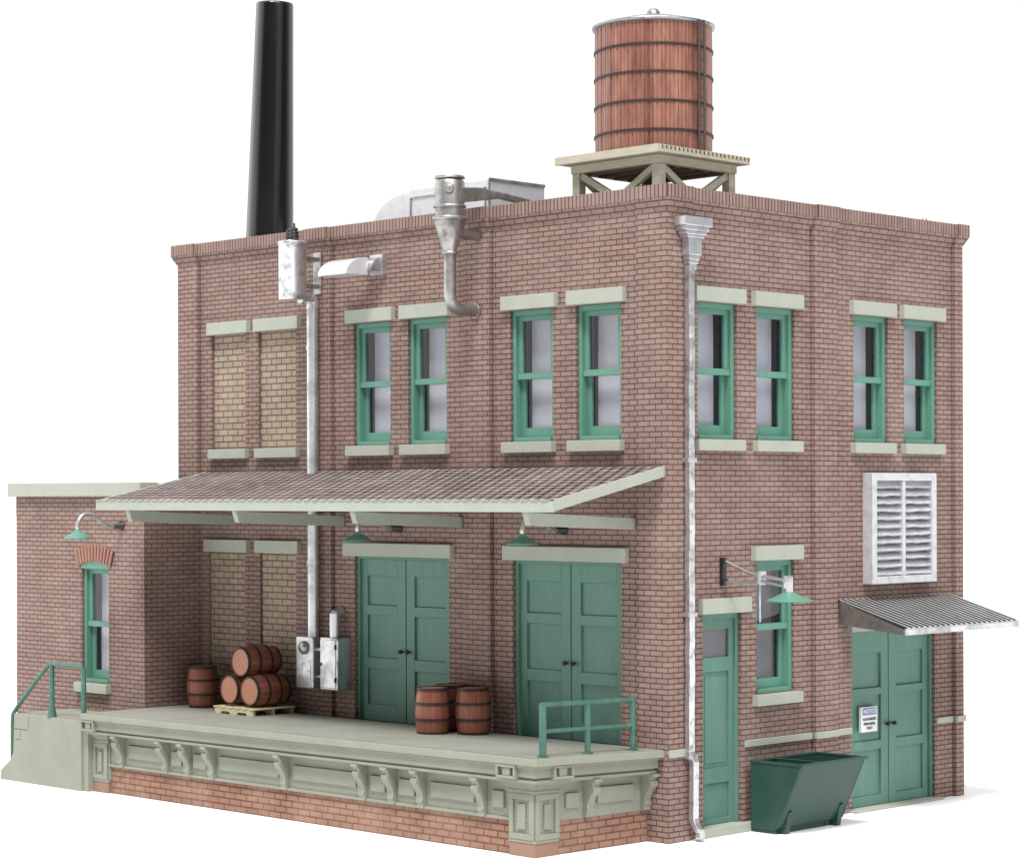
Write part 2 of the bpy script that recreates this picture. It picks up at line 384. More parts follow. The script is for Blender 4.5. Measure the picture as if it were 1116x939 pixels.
# ------------------------------------------------------------------ doors
def leaf(F, u0, u1, z0, z1, d, panels, stL, stR, parent):
    """rails and stiles proud of sunk panels"""
    m = MB(); hol = [(u0+stL, u1-stR, a, b) for a, b in panels]
    us = [u0, u0+stL, u1-stR, u1]; 
    fbox(m,F,u0,u0+stL,d,d-.05,z0,z1); fbox(m,F,u1-stR,u1,d,d-.05,z0,z1)
    zz = [z0] + [x for p in panels for x in p] + [z1]
    for i in range(0, len(zz), 2): fbox(m,F,u0+stL,u1-stR,d,d-.05,zz[i],zz[i+1])
    for a, b in panels:
        fbox(m,F,u0+stL,u1-stR,d-.035,d-.045,a,b)
    return m.build('door_leaf', M['green'], parent, .006)
def knob(F, u, z, d, parent):
    m = MB(); A = Vector(F(0,1,0))-Vector(F(0,0,0)); m.lathe([(.012,0),(.012,.03),(.03,.035),(.034,.055),(.024,.075),(.001,.08)], F(u,d,z), A, 14)
    m.build('knob', M['black'], parent)
def double_door(F, u0, u1, z0, z1, panels, kz, lint):
    f = MB(); d = -E_
    fbox(f,F,u0+.003,u0+.05,d-.05,d-.24,z0,z1-.003); fbox(f,F,u1-.05,u1-.003,d-.05,d-.24,z0,z1-.003); fbox(f,F,u0+.05,u1-.05,d-.05,d-.24,z1-.04,z1-.003)
    fo = f.build('double_door', M['green'], bld, .006); um = (u0+u1)/2
    leaf(F,u0+.05,um-.009,z0+.005,z1-.042,d-.1,panels,.12,.17,fo); leaf(F,um+.009,u1-.05,z0+.005,z1-.042,d-.1,panels,.17,.12,fo)
    knob(F,um-.07,kz,d-.1,fo); knob(F,um+.08,kz,d-.1,fo)
    b = MB(); fbox(b,F,u0,u1,d-.2,d-.22,z0,z1); b.build('door_backing', M['void'], fo)
    l = MB(); fbox(l,F,*lint); l.build('lintel', M['trim'], fo, .008)
    return fo
pz = [(1.41,1.93),(2.09,2.71),(2.85,3.28)]
double_door(FL,-6.11,-4.11,1.17,3.56,pz,2.2,(-6.28,-4.0,.03,-.2,3.562,3.755))
double_door(FL,-2.85,-.86,1.17,3.56,pz,2.2,(-2.97,-.72,.03,-.2,3.562,3.755))
dd = double_door(FR,3.955,5.98,.03,2.52,[(.17,.82),(.95,1.60),(1.70,2.19)],1.17,(3.86,6.1,.03,-.2,2.522,2.64))
st = MB(); fbox(st,FR,3.9,6.05,.06,-.3,0,.028); st.build('threshold', M['trim'], dd, .006)
# single street door
f = MB(); d = -E_
fbox(f,FR,.753,.80,d-.06,d-.24,.12,2.887); fbox(f,FR,1.49,1.547,d-.06,d-.24,.12,2.887); fbox(f,FR,.80,1.49,d-.06,d-.24,2.82,2.887)
ed = f.build('entrance_door', M['green'], bld, .006)
m = MB(); a, b = .80, 1.49; d = -.16
fbox(m,FR,a,a+.07,d,d-.05,.12,2.82); fbox(m,FR,b-.09,b,d,d-.05,.12,2.82)
for z0, z1 in ((.12,.20),(.66,.86),(2.12,2.31),(2.68,2.82)): fbox(m,FR,a+.07,b-.09,d,d-.05,z0,z1)
fbox(m,FR,a+.07,b-.09,d-.03,d-.045,.20,.66); fbox(m,FR,a+.07,b-.09,d-.03,d-.045,.86,2.12); fbox(m,FR,a+.13,b-.15,d-.02,d-.045,.92,2.06)
m.build('door_leaf', M['green'], ed, .006)
m = MB(); fbox(m,FR,a+.07,b-.09,d-.025,d-.03,2.31,2.68); m.build('pane', M['glass'], ed)
m = MB(); fbox(m,FR,a+.03,b-.04,d-.06,d-.07,2.25,2.75); m.build('blind', M['blind_grey'], ed)
m = MB(); fbox(m,FR,.66,1.66,.03,-.2,2.892,3.09); m.build('lintel', M['trim'], ed, .008)
m = MB(); fbox(m,FR,.60,1.72,.05,-.3,0,.118); m.build('threshold', M['trim'], ed, .008)

# string course on the street side
for a_ in ((.002,.47,.03,-.03,1.09,1.19),(1.60,3.028,-.025,-.09,1.10,1.19),(3.05,3.57,.03,-.03,1.10,1.19),(3.572,3.93,-.025,-.09,1.10,1.19),(6.0,6.398,-.025,-.09,1.09,1.18),(6.42,D+.03,.03,-.03,1.09,1.18)):
    sc = MB(); fbox(sc,FR,*a_); sc.build('string_course', M['trim'], bld, .006)

# ------------------------------------------------------------------ annex
AX0, AX1, AY = -13.25, -9.73, -1.06
def FA(u, d, z): return (u, AY-d, z)
an = MB(); wa = (-11.40,-10.66,1.50,3.36)
holed(an, FA, AX0, AX1, 0, 4.44, [wa], 0, .26)
an.quad((AX1,AY,0),(AX1,E_,0),(AX1,E_,4.44),(AX1,AY,4.44)); an.quad((AX0,AY,0),(AX0,4.5,0),(AX0,4.5,4.44),(AX0,AY,4.44))
an.quad((AX0,4.5,0),(-W,4.5,0),(-W,4.5,4.44),(AX0,4.5,4.44))
ano = an.build('annex', M['brick'], bld)
c = MB(); o_ = .1
for bx in ((AX0-o_,AX1+.03,AY-o_,AY+.25),(AX0-o_,AX0+.25,AY+.25,4.5+o_),(AX0+.25,-W,4.25,4.5+o_)): c.box(*bx,4.44,4.655)
c.build('coping', M['trim'], ano, .01)
c = MB(); c.box(AX0+.25,-W-.002,AY+.25,4.25,4.2,4.45); c.box(-W-.01,AX1-.005,AY+.25,-.002,4.2,4.45); c.build('roof', M['roof'], ano)
# annex window: segmental top
wf = window(FA,'L',-11.40,-10.66,1.50,3.36, base=0, lint=False, parent=bld)
# arch infill (bricks) and radiating brick arch
cx, hw, rise = (-11.40-10.66)/2, .37, .055
R_ = (hw*hw+rise*rise)/(2*rise); zc = 3.36+rise-R_
ar = MB(); a0 = math.asin(hw/R_)*1.22; N = 12
for i in range(N):
    p0 = -a0+2*a0*i/N+.012; p1 = -a0+2*a0*(i+1)/N-.012
    q = []
    for (rr, aa) in ((R_,p0),(R_+.26,p0),(R_+.26,p1),(R_,p1)): q.append((cx+rr*math.sin(aa), zc+rr*math.cos(aa)))
    ar.prism(q, 'y', AY-.035, AY+.02)
M['arch'] = paint('arch_brick', (.33,.165,.125), (.25,.12,.095), rough=.75, amt=.7, scale=8)
ar.build('brick_arch', M['arch'], wf, .004)
mt = MB(); q = []
for k in range(13):
    aa = -a0+2*a0*k/12; q.append((cx+(R_+.25)*math.sin(aa), zc+(R_+.25)*math.cos(aa)))
for k in range(13):
    aa = a0-2*a0*k/12; q.append((cx+(R_+.01)*math.sin(aa), zc+(R_+.01)*math.cos(aa)))
mt.prism(q, 'y', AY-.012, AY+.01); M['mortar'] = paint('dark_mortar', (.07,.035,.03)); mt.build('arch_mortar', M['mortar'], wf)
# green curved head of the window under the arch
hd = MB(); q = [(cx-hw, 3.30)] + [(cx+R_*math.sin(t_), zc+R_*math.cos(t_)) for t_ in [(-1+2*k/10)*math.asin(hw/R_) for k in range(11)]] + [(cx+hw,3.30)]
hd.prism(q, 'y', AY-.006, AY+.05); hd.build('window_head', M['win_green'], wf, .004)

# ------------------------------------------------------------------ canopy over the dock
CX0, CX1, CY = -9.56, -.04, -2.07
zt = lambda y: 4.81 + (4.375-4.81)*(y/CY)
cn = MB(); th = .018
cn.add([(CX0+.03,0,zt(0)),(CX1-.03,0,zt(0)),(CX1-.03,CY+.03,zt(CY+.03)),(CX0+.03,CY+.03,zt(CY+.03)),
        (CX0+.03,0,zt(0)-.1),(CX1-.03,0,zt(0)-.1),(CX1-.03,CY+.03,zt(CY)-.1),(CX0+.03,CY+.03,zt(CY)-.1)],
       [(0,1,2,3),(4,7,6,5),(0,4,5,1),(1,5,6,2),(2,6,7,3),(3,7,4,0)])
cno = cn.build('canopy', M['shingle'], bld)
# individual tabs along the eave
tb = MB(); x = CX0+.03
while x < CX1-.15:
    tb.box(x, x+.125, CY-.012, CY+.09, 4.373, 4.39); x += .172
tb.build('eave_tab', M['trim'], cno)
fs = MB(); fs.box(CX0, CX1, CY, CY+.04, 4.235, 4.372)
for xa in (CX0, CX1-.035):
    fs.add([(xa,CY+.04,4.25),(xa+.035,CY+.04,4.25),(xa+.035,-.0,4.675),(xa,-.0,4.675),(xa,CY+.04,zt(CY+.04)+.006),(xa+.035,CY+.04,zt(CY+.04)+.006),(xa+.035,0,4.816),(xa,0,4.816)],
           [(0,1,2,3),(4,5,6,7),(0,1,5,4),(1,2,6,5),(2,3,7,6),(3,0,4,7)])
fs.build('fascia', M['trim'], cno, .006)
un = MB()
un.quad((CX0+.04,CY+.05,4.262),(CX1-.04,CY+.05,4.262),(CX1-.04,0,4.69),(CX0+.04,0,4.69)); un.build('soffit', M['trim'], cno)
for xb in (-8.92, -6.38, -3.86, -.63):
    b = MB()
    b.add([(xb-.05,-1.96,4.235),(xb+.05,-1.96,4.235),(xb+.05,-1.90,4.07),(xb-.05,-1.90,4.07),(xb-.05,E_,4.14),(xb+.05,E_,4.14),(xb+.05,E_,3.99),(xb-.05,E_,3.99)],
          [(0,1,2,3),(4,7,6,5),(0,4,5,1),(3,2,6,7),(1,5,6,2),(0,3,7,4)])
    # sloping rafter above the tie
    b.add([(xb-.04,-1.96,4.25),(xb+.04,-1.96,4.25),(xb+.04,-1.96,4.20),(xb-.04,-1.96,4.20),(xb-.04,0,4.67),(xb+.04,0,4.67),(xb+.04,0,4.56),(xb-.04,0,4.56)],
          [(0,1,2,3),(4,7,6,5),(0,4,5,1),(3,2,6,7),(1,5,6,2),(0,3,7,4)])
    b.build('beam', M['trim'], cno, .006)

# ------------------------------------------------------------------ small corrugated awning
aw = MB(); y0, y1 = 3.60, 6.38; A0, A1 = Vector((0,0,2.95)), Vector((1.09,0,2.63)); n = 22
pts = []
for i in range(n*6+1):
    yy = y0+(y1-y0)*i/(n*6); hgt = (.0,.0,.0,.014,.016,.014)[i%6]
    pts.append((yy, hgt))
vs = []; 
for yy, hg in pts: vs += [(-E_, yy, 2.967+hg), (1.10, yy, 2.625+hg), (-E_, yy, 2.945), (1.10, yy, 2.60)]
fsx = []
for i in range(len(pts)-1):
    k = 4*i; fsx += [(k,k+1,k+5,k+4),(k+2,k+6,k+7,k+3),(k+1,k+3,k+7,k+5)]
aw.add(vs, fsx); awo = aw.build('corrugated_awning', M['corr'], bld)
M['groove'] = metal('washed_shaded_groove_steel', c=(.035,.033,.033), dark=(.02,.02,.02), metallic=.5, rough=.5, bump=.001); awo.data.materials.append(M['groove'])  # valley faces: black wash and the shade between ribs, put into the colour
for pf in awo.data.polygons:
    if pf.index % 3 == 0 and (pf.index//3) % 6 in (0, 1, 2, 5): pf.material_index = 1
for yy in (y0, y1-.03):
    ck = MB(); ck.prism([(0,2.64),(0,2.955),(1.08,2.612),(1.08,2.535)], 'y', yy, yy+.03)
    ck.build('cheek', M['pewter'], awo, .005)
ck = MB(); ck.box(1.085,1.115,y0-.01,y1+.01,2.535,2.615); ck.build('gutter_edge', M['silver_clean'], awo, .005)

# ------------------------------------------------------------------ loading dock
dock = thing('loading_dock', 'pale grey-green loading dock with scrolled brackets on an orange brick base', 'loading dock', (-5, -1, 0))
def dw(x, y, z):
    u = max(0., min(1., (x+9.7)/9.3)); w_ = max(0., min(1., -y/2.1))
    xx = x
    if x > -1.3: xx = x + .10*(1 - w_)*(x+1.3)/1.0
    return (xx, y, z*(1+.052*u*w_))
def db(mb, name, mat, parent, bevel=.006): mb.warp(dw); return mb.build(name, mat, parent, bevel)
DXR = -.45     # brick base right face (corner)
b = MB(); nseg = 24
def seg(mb, x0, x1, y0, y1, z0, z1, n=12):
    for i in range(n): mb.box(x0+(x1-x0)*i/n, x0+(x1-x0)*(i+1)/n, y0, y1, z0, z1)
def longbox(mb, x0, x1, y0, y1, z0, z1, n=12, m=5):
    """box subdivided so the slight rake of the casting can bend it"""
    xs = [x0+(x1-x0)*i/n for i in range(n+1)]; ys = [y0+(y1-y0)*j/m for j in range(m+1)]
    vs = [(x,y,z) for z in (z0,z1) for y in ys for x in xs]; N1 = n+1; L = N1*(m+1)
    I = lambda i,j,k: k*L+j*N1+i; fs = []
    for j in range(m):
        for i in range(n): fs += [(I(i,j,0),I(i,j+1,0),I(i+1,j+1,0),I(i+1,j,0)), (I(i,j,1),I(i+1,j,1),I(i+1,j+1,1),I(i,j+1,1))]
    for i in range(n): fs += [(I(i,0,0),I(i+1,0,0),I(i+1,0,1),I(i,0,1)), (I(i,m,0),I(i,m,1),I(i+1,m,1),I(i+1,m,0))]
    for j in range(m): fs += [(I(0,j,0),I(0,j,1),I(0,j+1,1),I(0,j+1,0)), (I(n,j,0),I(n,j+1,0),I(n,j+1,1),I(n,j,1))]
    mb.add(vs, fs)
longbox(b, -9.72, DXR, -1.95, -.001, 0, .40); db(b, 'brick_base', M['base_brick'], dock, 0)
b = MB(); longbox(b, -9.72, DXR-.0, -1.965, -.001, .40, 1.10); db(b, 'dock_wall', M['dock'], dock)
b = MB(); longbox(b, -9.73, -.17, -2.24, -.002, 1.095, 1.187); db(b, 'floor_edge', M['dock'], dock, .01)
b = MB(); longbox(b, -9.70, -.22, -2.18, -.004, 1.187, 1.192); db(b, 'floor', M['deck'], dock, 0)
b = MB()
for k, (oy, z0, z1) in enumerate(((.24,1.06,1.094),(.21,.955,1.06),(.16,.925,.955),(.19,.885,.925))):
    longbox(b, -9.71, DXR+oy-.02, -1.965-oy, -.01-.002*k, z0, z1)
db(b, 'moulding', M['dock'], dock, .008)
# sunk panels (raised frames)
def panel_fr(mb, F, u0, u1, z0, z1, d, t_=.022, pr=.016):
    fbox(mb,F,u0,u1,d,d+pr,z1-t_,z1); fbox(mb,F,u0,u1,d,d+pr,z0,z0+t_); fbox(mb,F,u0,u0+t_,d,d+pr,z0+t_,z1-t_); fbox(mb,F,u1-t_,u1,d,d+pr,z0+t_,z1-t_)
FDf = lambda u,d,z: (u,-1.965-d,z)
FDr = lambda u,d,z: (DXR+d,u,z)
bxs = [-9.02,-7.93,-7.40,-6.84,-5.22,-3.60,-3.03,-2.47,-1.35]
def lift(mb, F, u0, u1, z0, z1):
    fbox(mb,F,u0,u1,0,.035,z0,z1)
pn = MB()
for a_, b_ in ((-8.85,-8.05),(-6.68,-5.36),(-5.05,-3.75),(-2.30,-1.50)): lift(pn,FDf,a_,b_,.56,.75)
for a_, b_ in ((-7.28,-6.98),(-2.91,-2.61),(-7.80,-7.56),(-3.46,-3.18),(-1.18,-.98)): lift(pn,FDf,a_,b_,.54,.74)
lift(pn,FDr,-1.48,-1.25,.54,.72); lift(pn,FDr,-.93,-.28,.56,.76)
lift(pn,FDf,-9.72,DXR+.002,.402,.44)
db(pn, 'raised_panel', M['dock'], dock, .007)
def bracket_poly():
    # (outward distance, z)
    return [(0,.885),(.17,.885),(.175,.85),(.14,.835),(.13,.80),(.155,.775),(.145,.73),(.095,.66),(.07,.60),(.055,.54),(.07,.49),(.05,.455),(.055,.415),(0,.405)]
for xb in bxs:
    m = MB(); m.prism([(-1.965-a_*1.22, z_) for a_, z_ in bracket_poly()], 'x', xb-.058, xb+.058); db(m, 'bracket', M['dock'], dock, .005)
for yb in (-1.10, -.07):
    m = MB(); m.prism([(DXR+a_*1.22, z_) for a_, z_ in bracket_poly()], 'y', yb-.058, yb+.058); db(m, 'bracket', M['dock'], dock, .005)
# corner posts
def corner_post(x0, x1, y0, y1):
    m = MB(); m.box(x0,x1,y0,y1,.17,.78); m.box(x0-.02,x1+.02,y0-.02,y1,.16,.20); m.box(x0-.025,x1+.025,y0-.025,y1,.74,.785)
    for k in range(4): m.box(x0-.03*k-.02,x1+.03*k+.02,y0-.03*k-.02,y1,.785+.035*k,.82+.035*k)
    F1 = lambda u,d,z: (u,y0-d,z); F2 = lambda u,d,z: (x1+d,u,z)
    for F,u0,u1 in ((F1,x0,x1),(F2,y0,y1)):
        panel_fr(m,F,u0+.0,u1-.0,.20,.74,0,.07,.03); fbox(m,F,u0+.14,u1-.14,0,.028,.32,.62)
    # little boxed blocks in the moulding above
    for F,u0,u1 in ((lambda u,d,z:(u,y0-.16-d,z),x0-.02,x1-.10),(lambda u,d,z:(x1+.16+d,u,z),y0+.10,y1+.02)):
        for a_ in (u0,):
            panel_fr(m,F,a_,a_+.33,.93,1.09,0,.03,.08); fbox(m,F,a_+.1,a_+.23,0,.06,.96,1.06)
    o = db(m,'corner_post',M['dock'],dock,.006)
    f_ = MB(); f_.box(x0-.01,x1+.012,y0-.012,y1,0,.159); f_.warp(dw); f_.build('post_foot', M['plinth'], o, .008)
corner_post(-.86,-.44,-1.995,-1.60)
corner_post(-9.73,-9.36,-1.995,-1.65)
# stair block at the left end
m = MB()
prof = [(-9.86,0),(-9.86,1.06),(-11.67,1.06),(-11.70,.44),(-11.78,.33),(-11.86,.27),(-12.05,.15),(-12.06,0)]
m.prism(prof, 'y', -2.14, AY-.002)
sto = m.build('stair_block', M['dock'], dock, .008)
m = MB()
for z_ in (.12,.28): m.box(-9.87,-9.74,-2.0,AY-.01,z_-.12,z_)
m.box(-9.87,-9.735,-2.1,AY-.003,0,1.05); m.build('stair_end', M['dock'], sto)
m = MB()   # mason joints cut in the cheek
for bx in ((-11.66,-11.30,.815,.825),(-11.265,-11.255,.86,1.03),(-11.50,-11.49,.70,.80),(-11.64,-11.48,.655,.665)): m.box(bx[0],bx[1],-2.1415,-2.13,bx[2],bx[3])
m.build('stone_joint', M['under'], sto)

# ------------------------------------------------------------------ railings
g = M['rail_green']
rl = thing('railing', 'dark green pipe handrail bending down over the stone stair block beside the annex', 'railing', (-10.75,-2.1,1.06), 'dock railings')
m = MB(); ry = -2.09
m.tube(smooth_path([(-9.86,ry,1.87),(-10.4,ry,1.87),(-10.72,ry,1.865),(-10.82,ry,1.83),(-11.30,ry,1.45),(-11.70,ry,1.11),(-11.775,ry,1.02),(-11.78,ry,.9)],5), .033); m.build('top_rail', g, rl)
for (px_, py_, z0, z1) in ((-10.70,ry,1.06,1.87),(-9.80,-2.13,1.0,1.87),(-11.78,ry,.33,.92)):
    m = MB(); m.tube([(px_,py_,z0),(px_,py_,z1)], .04)
    if px_ == -10.70: m.lathe([(.075,0),(.07,.05),(.04,.17)], (px_,py_,z0), 'z', 12)
    m.build('post', g, rl)
rl2 = thing('railing', 'green two-rail guard at the open right end of the loading dock', 'railing', (-.3,-1.2,1.2), 'dock railings')
rx = -.27; ys = (-2.02,-1.22,-.38); zb = [1.245,1.225,1.20]
for y_, z_ in zip(ys, zb):
    m = MB(); m.tube([(rx,y_,z_-.01),(rx,y_,z_+.645)], .038 if y_ > -2 else .046); m.box(rx-.05,rx+.05,y_-.05,y_+.05,z_-.012,z_+.02); m.build('post', g, rl2)
for k, h_ in (('top_rail',.645),('middle_rail',.32)):
    m = MB(); m.tube([(rx,-2.05,zb[0]+h_),(rx,-.35,zb[2]+h_)], .032 if k[0]=='t' else .027); m.build(k, g, rl2)

# ------------------------------------------------------------------ barrels and pallet
def barrel_geo(root, h, rb, re):
    def rad(t): return re + (rb-re)*(1-(2*t-1)**2)
    n = 60; fl = lambda i,a: 1 - (.022 if i % 4 == 0 else 0)
    m = MB(); m.lathe([(rad(k/12), h*k/12) for k in range(13)], root.location, 'z', n, cap=False, rf=fl)
    b_ = m.build('staves', M['barrel'], root)
    for tt, w_ in ((.025,.05),(.33,.035),(.67,.035),(.975,.05)):
        m = MB(); t0, t1 = max(0,tt-w_/2/h*1.0), min(1,tt+w_/2/h*1.0)
        m.lathe([(rad(t0)-.004,h*t0),(rad(t0)+.012,h*t0),(rad(t1)+.012,h*t1),(rad(t1)-.004,h*t1)], root.location, 'z', 40, cap=False, smooth=False); m.build('hoop', M['hoop'], root)
    for tt in (.03,.97):
        m = MB(); m.lathe([(re*.985,h*tt-.008),(re*.985,h*tt+.008)], root.location, 'z', 32); m.build('barrel_head', M['barrel_end'], root)
GB = 'wooden barrels standing on the loading dock'; GP = 'wooden barrels stacked on the pallet'
b0 = thing('barrel', 'upright brown barrel alone in the dark corner beside the annex wall', 'barrel', (-9.15,-.38,1.192), GB)
barrel_geo(b0, .64, .245, .20)
for lab, loc, rz in (('front upright barrel of the three between the green dock doors, nearest the dock edge',(-3.62,-.72,1.195),.4),
                 ('right-hand upright barrel of the three between the green dock doors',(-3.20,-.36,1.195),1.1),
                 ('rearmost upright barrel of the three between the dock doors, mostly hidden',(-3.80,-.20,1.192),2.)):
    c = copy_tree(b0); c.location = loc; c.rotation_euler.z = rz; c['label'] = lab
pt = thing('pallet', 'cream wooden pallet under three stacked barrels', 'pallet', (-7.82,-.45,1.192))
px0, px1, py0, py1 = -8.28, -7.32, -.86, -.06
nb = 6
for i in range(nb):
    m = MB(); xx = px0+(px1-px0-.115)*i/(nb-1); m.box(xx,xx+.115,py0,py1,1.282,1.306); m.build('deck_board', M['pallet'], pt, .004)
for yy in (py0+.01,-.48,py1-.06):
    m = MB(); m.prism([(px0+.03,1.281),(px0+.03,1.195),(px0+.16,1.195),(px0+.20,1.235),(px0+.36,1.235),(px0+.40,1.195),(px1-.42,1.195),(px1-.38,1.235),(px1-.20,1.235),(px1-.16,1.195),(px1-.03,1.195),(px1-.03,1.281)],'y',yy,yy+.05); m.build('stringer', M['pallet'], pt, .004)
rb = .235
for lab, (x_, z_) in (('lower left barrel lying on the pallet with its pale end outward',(-8.03,1.306+rb+.012)),('lower right barrel lying on the pallet with its pale end outward',(-7.55,1.306+rb+.012)),
                      ('topmost barrel lying across the two barrels on the pallet',(-7.79,1.306+rb+.43))):
    c = copy_tree(b0); c.location = (x_,-.12 if 'top' not in lab else -.10,z_); c.rotation_euler = (pi/2,random.random(),0)
    c.rotation_mode = 'XYZ'; c['label'] = lab; c['group'] = GP

# ------------------------------------------------------------------ goose-neck lamps
def goose(name, loc, reach, lab):
    o = thing(name, lab, 'wall lamp', loc, 'goose-neck lamps over the dock')
    x, y, z = loc
    m = MB(); m.lathe([(.0701,0),(.07,.03),(.045,.035),(.045,.16),(.001,.165)], (x,y+.001,z), (0,-1,0), 20); m.build('wall_mount', M['black'], o)
    m = MB(); r_ = reach
    m.tube(smooth_path([(x,y-.14,z-.01),(x,y-.32*r_/.8,z+.04),(x,y-.48*r_/.8,z+.14),(x,y-.62*r_/.8,z+.19),(x,y-.74*r_/.8,z+.15),(x,y-r_,z+.03),(x,y-r_,z-.06)],6), .03, 12); m.build('arm', M['silver_clean'], o)
    m = MB(); m.lathe([(.045,-.04),(.05,-.075),(.13,-.115),(.205,-.165),(.215,-.185),(.205,-.187),(.12,-.14),(.001,-.12)], (x,y-r_,z), 'z', 32, cap=False); m.build('lamp_shade', M['win_green'], o)
    return o
goose('goose_neck_lamp', (-10.30,AY,3.98), .82, 'green shaded goose-neck lamp above the arched annex window')
goose('goose_neck_lamp', (-5.13,E_,3.98), .80, 'green shaded goose-neck lamp over the left dock double door')
goose('goose_neck_lamp', (-1.87,E_,3.98), .80, 'green shaded goose-neck lamp over the right dock double door')
# street lamp with twin arms
sl = thing('bracket_wall_lamp', 'green disc lamp on silver bracket arms beside the street-side ground floor window', 'wall lamp', (0,1.12,3.45))
m = MB(); m.box(-E_,.0,1.09,1.17,3.25,3.62); m.box(0,.03,1.07,1.17,3.27,3.34); m.box(0,.03,1.07,1.17,3.52,3.60); m.build('wall_plate', M['black'], sl, .01)
m = MB()
m.tube(smooth_path([(-.03,1.13,3.59),(.2,1.13,3.50),(.45,1.12,3.42),(.66,1.11,3.38)],5), .022)
m.tube([(-.03,1.13,3.29),(.35,1.12,3.30),(.66,1.11,3.31)], .018)
for dy, dz in ((-.03,.04),(.03,.03),(0,-.03)): m.tube([(.62,1.11+dy,3.36+dz),(1.08,1.08+dy,3.30+dz)], .026)
m.build('arm', M['silver_clean'], sl)
m = MB(); m.box(.605,.66,1.04,1.17,3.28,3.46); m.build('clamp', M['silver_clean'], sl, .01)
m = MB(); m.box(1.04,1.11,1.03,1.15,3.24,3.41)
m.lathe([(.05,0),(.05,.2)], (1.10,1.08,3.18), 'z', 14); m.build('lamp_holder', M['silver_clean'], sl, .01)
m = MB(); m.tube([(.60,1.11,3.34),(.60,1.11,2.80)], .014); m.build('pull_rod', M['silver_clean'], sl)
m = MB(); m.lathe([(.05,.115),(.08,.1),(.20,.045),(.285,.015),(.30,0),(.285,-.012),(.15,.02),(.001,.03)], (1.10,1.08,3.09), 'z', 40, cap=False); m.build('lamp_shade', M['win_green'], sl)

# ------------------------------------------------------------------ drainpipe
dp = thing('drainpipe', 'tall silver drainpipe with stepped leader head at the building corner', 'drainpipe', (.1,.30,0))
sv = M['silver']; yc = .43
m = MB(); x0 = .0
for (hw_, pr, z0, z1) in ((.27,.20,7.88,8.0),(.235,.18,7.82,7.88),(.195,.165,7.77,7.82),(.165,.155,7.73,7.77),(.125,.14,7.51,7.73),(.10,.125,7.45,7.51),(.085,.115,7.40,7.45),(.07,.10,7.33,7.40)):
    fbox(m,FR,yc-hw_-.03,yc+hw_-.03,pr,0 if pr>.19 else .004,z0,z1)
m.build('leader_head', M['silver_clean'], dp, .01)
yp = .375
m = MB()
def rect_tube(mb, pts, hw_, hd_):
    rs = []
    for x,y,z in pts: rs.append([(x-hd_,y-hw_,z),(x+hd_,y-hw_,z),(x+hd_,y+hw_,z),(x-hd_,y+hw_,z)])
    mb.rings(rs, True, False)
zz = [7.35-.15*k for k in range(41)]
pts = [(.06+random.uniform(-.004,.004), yp+random.uniform(-.006,.006)-.03*(1-z_/7.4), z_) for z_ in zz if z_ > 1.2]
rect_tube(m, pts+[(.06,yp-.03,1.16),(.10,yp+.01,1.02),(.10,yp+.0,.30),(.11,yp+.01,.24),(.16,yp+.05,.12)], .052, .045)
m.build('pipe', sv, dp, .01)
for z_ in (4.88, 1.08, 2.9):
    m = MB(); m.box(-.001,.115,yp-.10,yp+.07,z_-.02,z_+.035); m.build('strap', M['silver_clean'], dp, .006)
m = MB(); m.box(.12,.21,yp+.0,yp+.11,.04,.17); m.build('outlet', M['silver_clean'], dp, .012)

# ------------------------------------------------------------------ transformer, conduit, meters
tf = thing('pole_transformer', 'grey can transformer with black insulators bracketed high on the brick wall', 'transformer', (-6.83,-.5,7.31))
m = MB(); m.lathe([(.19,7.31),(.205,7.33),(.205,8.11),(.215,8.12),(.215,8.16),(.19,8.17)], (-6.83,-.5,0), 'z', 32); m.build('can', M['silver'], tf)
for dx, dy, hh in ((-.09,.03,.22),(.08,-.03,.26)):
    m = MB(); m.lathe([(.03,0),(.075,.01),(.075,.035),(.04,.045),(.075,.06),(.075,.085),(.04,.095),(.07,.11),(.07,.135),(.035,.145),(.06,.16),(.055,.185),(.02,.20),(.015,hh)], (-6.83+dx,-.5+dy,8.165), 'z', 18); m.build('insulator', M['black'], tf)
m = MB(); m.box(-6.89,-6.77,-.32,.0,7.90,7.96); m.box(-6.89,-6.77,-.32,.0,7.50,7.56); m.box(-6.92,-6.74,-.03,.0,7.42,8.04); m.build('wall_bracket', M['pewter'], tf, .006)
cd = thing('conduit_pipe', 'silver vertical conduit running down through the canopy to the meter box', 'pipe', (-6.83,-.1,2.35))
m = MB(); m.tube([(-6.83,-.12,2.35),(-6.83,-.12,7.27)], .085, 20); m.build('pipe', M['silver_clean'], cd)
m = MB(); m.tube(smooth_path([(-6.83,-.12,7.2),(-6.83,-.12,7.31),(-6.83,-.20,7.36),(-6.83,-.36,7.36)],4), .09, 18); m.build('weatherhead', M['silver'], cd)
m = MB(); m.lathe([(.1,0),(.1,.06)], (-6.83,-.12,3.42), 'z', 20); m.lathe([(.095,0),(.095,.05)], (-6.83,-.12,6.6), 'z', 20); m.build('collar', M['silver_clean'], cd)
GM = 'silver electrical boxes on the dock wall'
mb_ = thing('meter_box', 'silver electric meter box with round dial below the long conduit', 'meter box', (-6.93,-.2,1.98), GM)
m = MB(); m.box(-7.13,-6.74,-.21,0,1.60,2.36); m.build('case', M['silver_clean'], mb_, .02)
m = MB(); m.box(-7.08,-6.79,-.222,-.205,1.66,2.02); m.build('cover', M['silver'], mb_, .006)
m = MB(); m.lathe([(.10,0),(.10,.03),(.075,.06),(.001,.075)], (-6.93,-.205,2.20), (0,-1,0), 24); m.build('dial', M['pewter'], mb_)
fb = thing('fuse_box', 'silver fuse box with hinged cover beside the left dock door', 'fuse box', (-6.39,-.2,1.98), GM)
